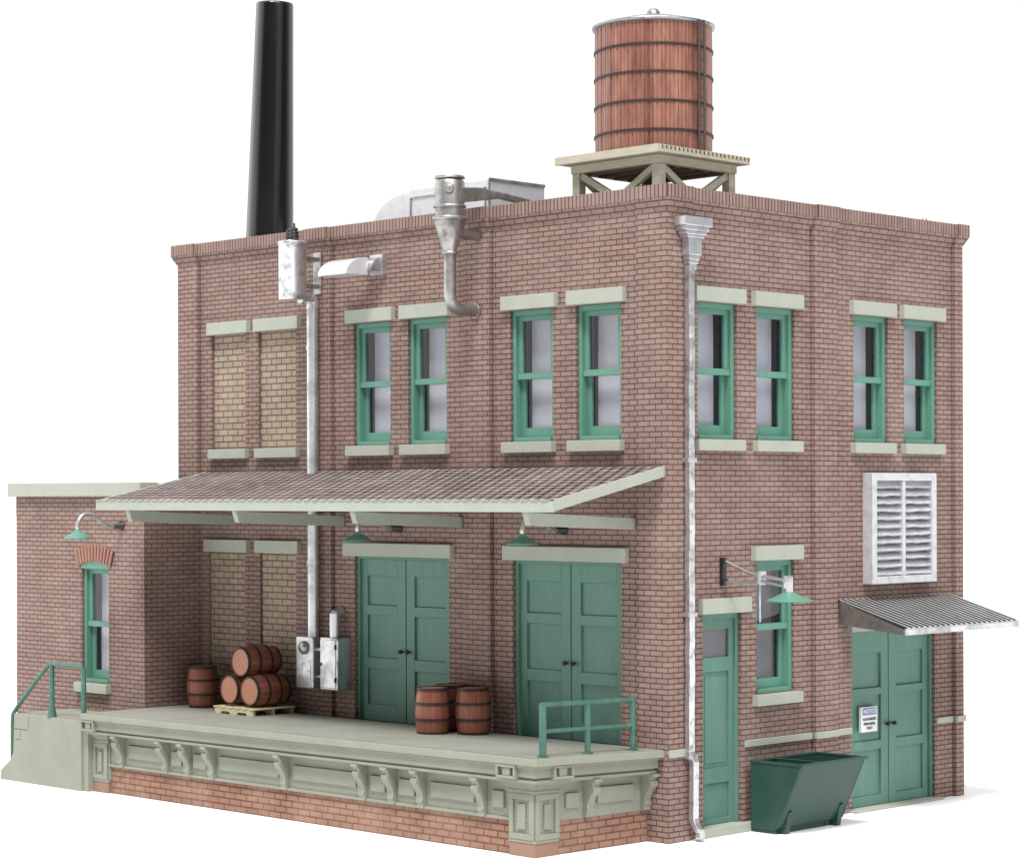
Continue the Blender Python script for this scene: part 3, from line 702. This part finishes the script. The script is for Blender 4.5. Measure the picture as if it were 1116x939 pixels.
m = MB(); m.box(-6.58,-6.19,-.21,E_,1.60,2.37); m.build('case', M['silver'], fb, .02)
m = MB(); m.box(-6.555,-6.215,-.228,-.206,1.63,2.34); m.build('cover', M['silver_clean'], fb, .012)
m = MB(); [m.box(-6.225,-6.205,-.24,-.2,z_,z_+.07) for z_ in (1.72,2.2)]; m.box(-6.53,-6.515,-.24,-.225,1.95,2.0); m.build('hinge', M['black'], fb)
m = MB(); m.tube([(-6.385,-.09,2.36),(-6.385,-.09,2.72)], .075, 18); m.lathe([(.085,0),(.085,.03)],(-6.385,-.09,2.55),'z',18); m.tube([(-6.385,-.09,2.70),(-6.385,.05,2.76)], .07, 16); m.build('service_pipe', M['silver_clean'], fb)
m = MB()
for z_ in (2.18,1.78): m.tube([(-6.76,-.11,z_),(-6.56,-.11,z_)], .035, 12)
m.build('connector', M['silver_clean'], fb)
# vent hood
vh = thing('vent_hood', 'silver round-topped exhaust hood on the wall right of the transformer', 'vent', (-5.9,-.15,7.6))
def archpoly(y0, y1, z0, z1, n=8):
    q = [(y0,z0),(y1,z0)]; r = min(abs(y1-y0), z1-z0)
    c = (y1, z1-r)
    return q + [(y1, z1)] + [(y1-(y1-y0)*math.sin(a_), z1-r+r*math.cos(a_)) for a_ in [pi/2*k/n for k in range(1,n+1)]]
m = MB(); m.prism(archpoly(-.62,-.20,7.60,7.86), 'x', -6.12, -5.50); m.build('hood', M['duct'], vh, .008)
m = MB(); m.prism(archpoly(-.22,.0,7.66,7.87), 'x', -5.72, -5.42); m.box(-5.66,-5.38,-.03,E_,7.62,7.91); m.build('wall_flange', M['silver_clean'], vh, .006)

# ------------------------------------------------------------------ cyclone dust collector
cy = thing('cyclone_collector', 'pewter cyclone dust collector with cone and elbow pipe on the brick wall', 'dust collector', (-3.48,-.5,7.0))
c_ = (-3.48,-.5,0)
m = MB(); m.lathe([(.14,8.79),(.20,8.79),(.21,8.76),(.145,8.75)], c_, 'z', 28); m.lathe([(.13,8.70),(.14,8.79),(.11,8.80),(.10,8.72)], c_, 'z', 28, cap=False)
m.lathe([(.20,8.24),(.205,8.70),(.19,8.73)], c_, 'z', 32); m.lathe([(.21,8.36),(.225,8.365),(.225,8.39),(.21,8.395)], c_, 'z', 32); m.lathe([(.212,8.18),(.24,8.19),(.24,8.235),(.212,8.24)], c_, 'z', 32)
m.build('barrel_body', M['pewter'], cy)
m = MB(); m.lathe([(.215,8.19),(.20,8.10),(.10,7.80),(.085,7.74)], c_, 'z', 32); m.lathe([(.09,7.72),(.115,7.73),(.115,7.76),(.09,7.77)], c_, 'z', 24); m.build('cone', M['pewter'], cy)
m = MB(); pth = [(-3.48,-.5,7.76),(-3.48,-.5,7.40),(-3.48,-.5,7.19),(-3.48,-.46,7.06),(-3.48,-.34,6.99),(-3.48,-.15,6.985),(-3.48,E_,6.985)]
m.tube(smooth_path(pth,5), .085, 20); m.lathe([(.10,0),(.10,.05)], (-3.48,-.03,6.985), 'y', 20); m.build('elbow_pipe', M['pewter'], cy)
m = MB(); m.tube([(-3.46,-.42,8.02),(-3.44,E_,8.02)], .075, 16); m.build('support_arm', M['pewter'], cy)
m = MB(); rs = []
for (y_, w_, z0, z1, x_) in ((-.50,.11,8.42,8.62,-3.36),(-.15,.10,8.47,8.65,-3.36),(.35,.05,8.55,8.63,-3.36),(.9,.05,8.5,8.58,-3.36)):
    rs.append([(x_-w_,y_,z0),(x_+w_,y_,z0),(x_+w_,y_,z1),(x_-w_,y_,z1)])
m.rings(rs, True, False); m.build('inlet_duct', M['pewter'], cy, .008)
m = MB(); m.lathe([(.06,0),(.06,.012),(.04,.02)], (-3.33,-.64,8.60), (.7,-.7,0), 18); m.build('port', M['pewter'], cy)

# ------------------------------------------------------------------ roof duct
rd = thing('roof_duct', 'bright silver boxy air duct with curved end on the roof behind the parapet', 'duct', (-5,1.4,8.0))
m = MB()
q = [(-4.24,8.0),(-4.24,8.975),(-5.93,8.975),(-5.93,8.935),(-6.10,8.93)] + [(-6.10-.73*math.sin(a_), 8.2+.73*math.cos(a_)) for a_ in [pi/2*k/8 for k in range(1,9)]] + [(-6.83,8.0)]
m.prism(q, 'y', 1.0, 2.15); m.build('duct_body', M['duct'], rd, .015)
m = MB(); F_ = lambda u,d,z: (u,1.0-d,z); panel_fr(m, F_, -5.90, -4.30, 8.0, 8.86, 0, .02, .02); m.box(-4.25,-4.225,.985,1.01,8.0,8.97); m.box(-4.245,-4.225,1.0,2.15,8.95,8.99); m.build('seam_flange', M['pewter'], rd)
# roof vent (far right)
rv = thing('roof_vent', 'tiny white domed roof vent peeking over the far right parapet', 'vent', (-.45,6.05,8.0))
m = MB(); m.lathe([(.08,8.0),(.08,8.42),(.15,8.42)]+[(.15*math.cos(a_), 8.42+.15*math.sin(a_)) for a_ in [pi/2*k/6 for k in range(1,6)]]+[(.001,8.571)], (-.45,6.05,0), 'z', 24, cap=False); m.build('dome', M['white'], rv)
m = MB(); m.lathe([(.035,8.40),(.035,8.47),(.001,8.48)], (-.22,5.98,0), 'z', 12, cap=False); m.build('bolt', M['pewter'], rv)

# ------------------------------------------------------------------ smokestack
ss = thing('smokestack', 'tall glossy black smokestack rising behind the left parapet', 'chimney', (-9.13,.95,8.0))
m = MB(); base = Vector((-9.15,.95,8.0)); top = Vector((-8.985,.95-.0,12.19)); A = (top-base); L = A.length
m.lathe([(.39,0),(.37,L*.16),(.292,L-.03),(.284,L),(.255,L),(.25,L-.6)], base, A, 48, cap=False); m.build('stack_pipe', M['stack'], ss)
m = MB(); m.lathe([(.45,0),(.45,.06),(.38,.1)], base, 'z', 48); m.build('base_ring', M['black'], ss)

# ------------------------------------------------------------------ water tank
wt = thing('water_tower', 'round redwood water tank with dark hoops on a cream timber stand on the roof', 'water tank', (-1.45,1.40,8.0))
wc = Vector((-1.45,1.40,0)); dz0, dz1 = 8.92, 9.02; hd_ = .93
m = MB(); nb = 22
for i in range(nb):
    a_ = wc.y-hd_+2*hd_*i/nb; m.box(wc.x-hd_, wc.x+hd_, a_+.004, a_+2*hd_/nb-.004, dz0, dz1)
m.box(wc.x-hd_-.02,wc.x+hd_-.02,wc.y-hd_-.025,wc.y-hd_,dz0-.005,dz1+.004)
m.build('deck', M['cream'], wt, .005)
for i in range(nb):
    pass
for i in range(nb):
    m = MB(); m.box(wc.x+hd_-.0,wc.x+hd_+.006,wc.y-hd_+2*hd_*(i+.5)/nb-.012,wc.y-hd_+2*hd_*(i+.5)/nb+.012,dz0+.045,dz1-.01); m.build('bolt', M['under'], wt)
bb = .80
m = MB()
m.box(wc.x-bb,wc.x+bb,wc.y-bb,wc.y-bb+.1,dz0-.12,dz0-.006); m.box(wc.x-bb,wc.x+bb,wc.y+bb-.1,wc.y+bb,dz0-.12,dz0-.006)
m.box(wc.x+bb-.1,wc.x+bb,wc.y-bb+.1,wc.y+bb-.1,dz0-.12,dz0-.006); m.box(wc.x-bb,wc.x-bb+.1,wc.y-bb+.1,wc.y+bb-.1,dz0-.12,dz0-.006)
m.build('rim_beam', M['cream'], wt, .006)
m = MB()
for k in range(5): 
    yy = wc.y-bb+.15+.3*k; m.box(wc.x-bb+.1,wc.x+bb-.1,yy,yy+.08,dz0-.14,dz0-.008)
m.build('joist', M['under'], wt)
lg = .72
for sx in (-1,1):
    for sy in (-1,1):
        m = MB(); X, Y = wc.x+sx*lg, wc.y+sy*lg; m.box(X-.065,X+.065,Y-.065,Y+.065,8.0,dz0-.121); m.build('leg', M['cream'], wt, .006)
for F, oth in ((lambda u,t_,z: (wc.x+u, wc.y-lg-.0+t_, z), 0), (lambda u,t_,z: (wc.x+u, wc.y+lg+t_, z), 0), (lambda u,t_,z: (wc.x+lg+t_, wc.y+u, z), 1), (lambda u,t_,z: (wc.x-lg+t_, wc.y+u, z), 1)):
    for s_ in (-1, 1):
        m = MB(); w_ = .045
        A_ = Vector((s_*(lg-.065), 8.77)); B_ = Vector((s_*.0, 8.40)); dr = (B_-A_).normalized(); nn = Vector((-dr.y,dr.x))*w_
        pp = [A_-dr*.0+nn, B_+dr*.05+nn, B_+dr*.05-nn, A_-nn]
        vs = [F(p.x,t_,p.y) for t_ in (-.035+.004*s_,.035+.004*s_) for p in pp]
        m.add(vs, [(0,1,2,3),(7,6,5,4),(0,4,5,1),(1,5,6,2),(2,6,7,3),(3,7,4,0)]); m.build('brace', M['cream'], wt, .004)
# tank
R0 = .80; NS = 44
m = MB(); pr = random.Random(3); jit = [pr.uniform(-.004,.004) for _ in range(NS)]
def rf(i, a): return (.982 if i % 6 == 0 else 1) + jit[(i//6) % NS]*1.2
m.lathe([(R0-.005,9.03),(R0,9.4),(R0,10.5),(R0-.004,10.76)], wc, 'z', NS*6, cap=False, smooth=False, rf=rf); tk = m.build('tank', M['tank'], wt)
m = MB(); m.lathe([(R0-.03,9.025),(R0-.03,9.05)], wc, 'z', 48); m.build('tank_bottom', M['under'], tk)
for z_ in (10.43,10.06,9.675,9.29):
    m = MB(); m.lathe([(R0-.006,z_-.016),(R0+.014,z_-.016),(R0+.014,z_+.016),(R0-.006,z_+.016)], wc, 'z', 96, cap=False, smooth=False); m.build('hoop', M['tank_hoop'], tk)
m = MB(); m.lathe([(R0-.02,10.74),(R0+.035,10.755),(R0+.04,10.785),(R0*.6,10.88),(R0*.25,10.94),(.001,10.96)], wc, 'z', 72, cap=False); ld = m.build('lid', M['lidm'], tk)
m = MB(); m.lathe([(.09,10.93),(.09,11.0),(.06,11.04),(.001,11.05)], wc, 'z', 20, cap=False); m.build('hatch', M['lidm'], ld)
m = MB(); an_ = math.radians(-45+46)
du = Vector((math.cos(an_), math.sin(an_), 0)); dv = Vector((-du.y, du.x, 0))
for s_ in (-1,1):
    c0 = wc + du*(R0+.045) + dv*(.055*s_); m.tube([(c0.x,c0.y,9.04),(c0.x,c0.y,10.78)], .014, 8)
for k in range(14):
    z_ = 9.12+.125*k; a_ = wc+du*(R0+.045)-dv*.055; b_ = wc+du*(R0+.045)+dv*.055; m.tube([(a_.x,a_.y,z_),(b_.x,b_.y,z_)], .010, 6)
for k in range(7):
    z_ = 9.25+.25*k; a_ = wc+du*(R0-.01); b_ = wc+du*(R0+.05); m.tube([(a_.x,a_.y,z_),(b_.x,b_.y,z_)], .022, 6)
m.build('ladder', M['ladder'], tk)

# ------------------------------------------------------------------ louvre
lv = thing('louvred_vent', 'large silver louvred vent box on the street wall above the corrugated awning', 'vent', (0,5,3.17))
y0, y1, z0, z1 = 4.22, 5.78, 3.175, 4.74
m = MB(); t_ = .11
fbox(m,FR,y0,y0+t_,.12,-E_,z0,z1); fbox(m,FR,y1-t_,y1,.12,-E_,z0,z1); fbox(m,FR,y0+t_,y1-t_,.12,-E_,z0,z0+t_); fbox(m,FR,y0+t_,y1-t_,.12,-E_,z1-t_,z1)
m.build('frame', M['louvre'], lv, .012)
m = MB(); fbox(m,FR,4.955,5.025,.112,-E_+.01,z0+t_,z1-t_); m.build('mullion', M['louvre'], lv, .01)
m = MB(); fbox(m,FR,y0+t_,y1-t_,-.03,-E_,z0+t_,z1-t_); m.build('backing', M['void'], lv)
ns = 12; hh = (z1-z0-2*t_)/ns
for (a_, b_) in ((y0+t_,4.955),(5.025,y1-t_)):
    for k in range(ns):
        zb_ = z0+t_+hh*k; m = MB(); rs = []
        for j in range(7):
            yy = a_+(b_-a_)*j/6; w_ = random.uniform(-.006,.006)
            rs.append([(-.02,yy,zb_+hh*.98),(.0,yy,zb_+hh),(.085+w_,yy,zb_+.022+w_),(.07+w_,yy,zb_+.006+w_)])
        m.rings(rs, True, False); m.build('slat', M['louvre'], lv)

# ------------------------------------------------------------------ notice sign
ns_ = thing('notice_sign', 'small white notice with blue heading on the left leaf of the street double door', 'sign', (-.15,4.45,1.27))
sy0, sy1, sz0, sz1 = 4.26, 4.645, 1.085, 1.44; sd = -.118
m = MB(); m.box(-.16,sd,sy0,sy1,sz0,sz1); m.build('board', M['white'], ns_, .004)
m = MB(); m.box(sd,sd+.003,sy0+.03,sy1-.03,1.325,1.425); m.build('header', M['blue'], ns_)
def text(body, size, y, z, mat, name, parent, dx):
    cu = bpy.data.curves.new(name,'FONT'); cu.body = body; cu.size = size; cu.align_x = 'CENTER'; cu.align_y = 'CENTER'; cu.extrude = .0012; cu.offset = .0015
    tmp = bpy.data.objects.new('tmp', cu); COL.objects.link(tmp); bpy.context.view_layer.update()
    me = bpy.data.meshes.new_from_object(tmp.evaluated_get(bpy.context.evaluated_depsgraph_get())); bpy.data.objects.remove(tmp)
    off = world_loc(parent)
    R_ = Matrix(((0,0,1),(1,0,0),(0,1,0)))
    for v in me.vertices: v.co = R_ @ v.co + Vector((dx, y, z)) - off
    o = bpy.data.objects.new(name, me); COL.objects.link(o); me.materials.clear(); me.materials.append(mat); o.parent = parent; return o
text('NOTICE', .08, (sy0+sy1)/2, 1.375, M['white'], 'heading', ns_, sd+.0055)
for k, (s_, z_) in enumerate((('AUTHORIZED',1.265),('PERSONNEL',1.20),('ONLY',1.14))):
    text(s_, .05, (sy0+sy1)/2, z_, M['ink'], 'lettering', ns_, sd+.003)

# ------------------------------------------------------------------ dumpster
dm = thing('dumpster', 'dark green open-topped dumpster with sloping front against the street wall', 'dumpster', (.4,2.3,0))
y0, y1 = 1.58, 2.98
out = [(.06,.05),(.06,.93),(.90,.93),(.52,.10),(.44,.05)]
g = M['dump']; th = .035
m = MB()
# two end plates, back, bottom, front skin
for (a_, b_) in ((y0,y0+th),(y1-th,y1)): m.prism(out,'y',a_,b_)
m.box(.06,.06+th,y0+th,y1-th,.05,.93); m.box(.06+th,.47,y0+th,y1-th,.05,.05+th)
m.prism([(.90,.93),(.52,.10),(.44,.05),(.44-.02,.085),(.485,.12),(.855,.93)],'y',y0+th,y1-th)
m.build('bin', g, dm, .008)
m = MB()
m.box(.85,.93,y0-.012,y1+.012,.91,.945); m.box(.05,.10,y0-.012,y1+.012,.91,.945); m.box(.10,.85,y0-.012,y0+.04,.91,.945); m.box(.10,.85,y1-.04,y1+.012,.91,.945)
m.box(.10,.85,y0+.42,y0+.48,.92,.943); m.build('rim', g, dm, .008)
for yy in (y0+.10,y1-.20):
    m = MB(); m.prism([(.42,0),(.42,.10),(.53,.26),(.64,.30),(.60,.24),(.56,.0)],'y',yy,yy+.09); m.build('foot', g, dm, .01)
m = MB(); m.box(.06,.14,y0+.1,y0+.2,0,.06); m.box(.06,.14,y1-.2,y1-.1,0,.06); m.box(.08,.46,y0+.02,y1-.3,.0,.06); m.build('skid', g, dm, .006)
# ------------------------------------------------------------------ ground: one white sheet
m = MB(); m.quad((-400,-400,0),(400,-400,0),(400,400,0),(-400,400,0))
t = NT('white_sweep'); t.base((.94,.94,.94)); t.b.inputs['Roughness'].default_value = .8; t.b.inputs['Specular IOR Level'].default_value = .1
gr = m.build('tabletop', t.m); gr.location.z = -.002; tag(gr, 'plain white studio tabletop under the model', 'tabletop', kind='structure')

# ------------------------------------------------------------------ camera
qp = [19.419176, -22.3120502, 4.47228851, .783275906, -.00311593736, 2525.56645, 537.065573]
yaw, roll = qp[3], qp[4]
F = Vector((-math.sin(yaw), math.cos(yaw), 0)); R = Vector((math.cos(yaw), math.sin(yaw), 0)); U = Vector((0,0,1))
cr, sr = math.cos(roll), math.sin(roll); R2 = R*cr + U*sr; U2 = -R*sr + U*cr
cam = bpy.data.cameras.new('camera'); co_ = bpy.data.objects.new('camera', cam); COL.objects.link(co_)
mt_ = Matrix(((R2.x,U2.x,-F.x,qp[0]),(R2.y,U2.y,-F.y,qp[1]),(R2.z,U2.z,-F.z,qp[2]),(0,0,0,1))); co_.matrix_world = mt_
cam.sensor_width = 36; cam.sensor_fit = 'HORIZONTAL'; cam.lens = qp[5]/1116*36; cam.shift_y = (qp[6]-469.5)/1116; cam.clip_end = 2000
S.camera = co_

# ------------------------------------------------------------------ light: white studio surround + one big soft key
w = bpy.data.worlds.new('World'); S.world = w; w.use_nodes = True
wn = w.node_tree; bg = wn.nodes['Background']; bg.inputs[1].default_value = 1.0
# white sweep behind the model, dim studio on the camera's side
tcw = wn.nodes.new('ShaderNodeTexCoord'); dp_ = wn.nodes.new('ShaderNodeVectorMath'); dp_.operation = 'DOT_PRODUCT'; dp_.inputs[1].default_value = (-.705,.708,.0)
wn.links.new(tcw.outputs['Generated'], dp_.inputs[0]); mr = wn.nodes.new('ShaderNodeMapRange'); mr.interpolation_type = 'SMOOTHSTEP'
mr.inputs['From Min'].default_value = -.15; mr.inputs['From Max'].default_value = .65; mr.inputs['To Min'].default_value = .08; mr.inputs['To Max'].default_value = 1.2
wn.links.new(dp_.outputs['Value'], mr.inputs['Value'])
# two tall strip softboxes in the studio, left and right of the model
flat = wn.nodes.new('ShaderNodeVectorMath'); flat.operation = 'MULTIPLY'; flat.inputs[1].default_value = (1,1,0); wn.links.new(tcw.outputs['Generated'], flat.inputs[0])
nrm = wn.nodes.new('ShaderNodeVectorMath'); nrm.operation = 'NORMALIZE'; wn.links.new(flat.outputs[0], nrm.inputs[0]); prev = mr.outputs[0]
for dvec, lo_, amp in (((-.87,-.49,0), .72, 1.25), ((.995,-.1,0), .95, .5)):
    d2 = wn.nodes.new('ShaderNodeVectorMath'); d2.operation = 'DOT_PRODUCT'; d2.inputs[1].default_value = Vector(dvec).normalized(); wn.links.new(nrm.outputs[0], d2.inputs[0])
    m2 = wn.nodes.new('ShaderNodeMapRange'); m2.interpolation_type = 'SMOOTHSTEP'; m2.inputs['From Min'].default_value = lo_; m2.inputs['From Max'].default_value = lo_+(1-lo_)*.6; m2.inputs['To Max'].default_value = amp
    wn.links.new(d2.outputs['Value'], m2.inputs['Value']); ad = wn.nodes.new('ShaderNodeMath'); ad.operation = 'ADD'; wn.links.new(prev, ad.inputs[0]); wn.links.new(m2.outputs[0], ad.inputs[1]); prev = ad.outputs[0]
wn.links.new(prev, bg.inputs[0])
def area(name, loc, target, size, power, col=(1,1,1)):
    l = bpy.data.lights.new(name,'AREA'); l.shape = 'SQUARE'; l.size = size; l.energy = power; l.color = col
    o = bpy.data.objects.new(name, l); COL.objects.link(o); o.location = loc
    o.rotation_euler = (Vector(target)-Vector(loc)).to_track_quat('-Z','Y').to_euler(); return o
def sun(name, az_vec, elev, strength, angle, col):
    l = bpy.data.lights.new(name,'SUN'); l.energy = strength; l.angle = math.radians(angle); l.color = col
    o = bpy.data.objects.new(name, l); COL.objects.link(o); a_ = Vector((az_vec[0],az_vec[1],0)).normalized()
    d_ = a_*math.cos(math.radians(elev)) + Vector((0,0,math.sin(math.radians(elev))))
    o.rotation_euler = (-d_).to_track_quat('-Z','Y').to_euler(); o.location = d_*40; return o
sun('key_light', (.5,-1), 60, 3.9, 16, (1,.985,.96))
sun('side_light', (1,-.35), 50, 1.9, 25, (.97,.98,1))

S.render.engine = 'CYCLES'
S.view_settings.view_transform = 'Standard'; S.view_settings.look = 'None'; S.view_settings.exposure = -.14; S.view_settings.gamma = 1
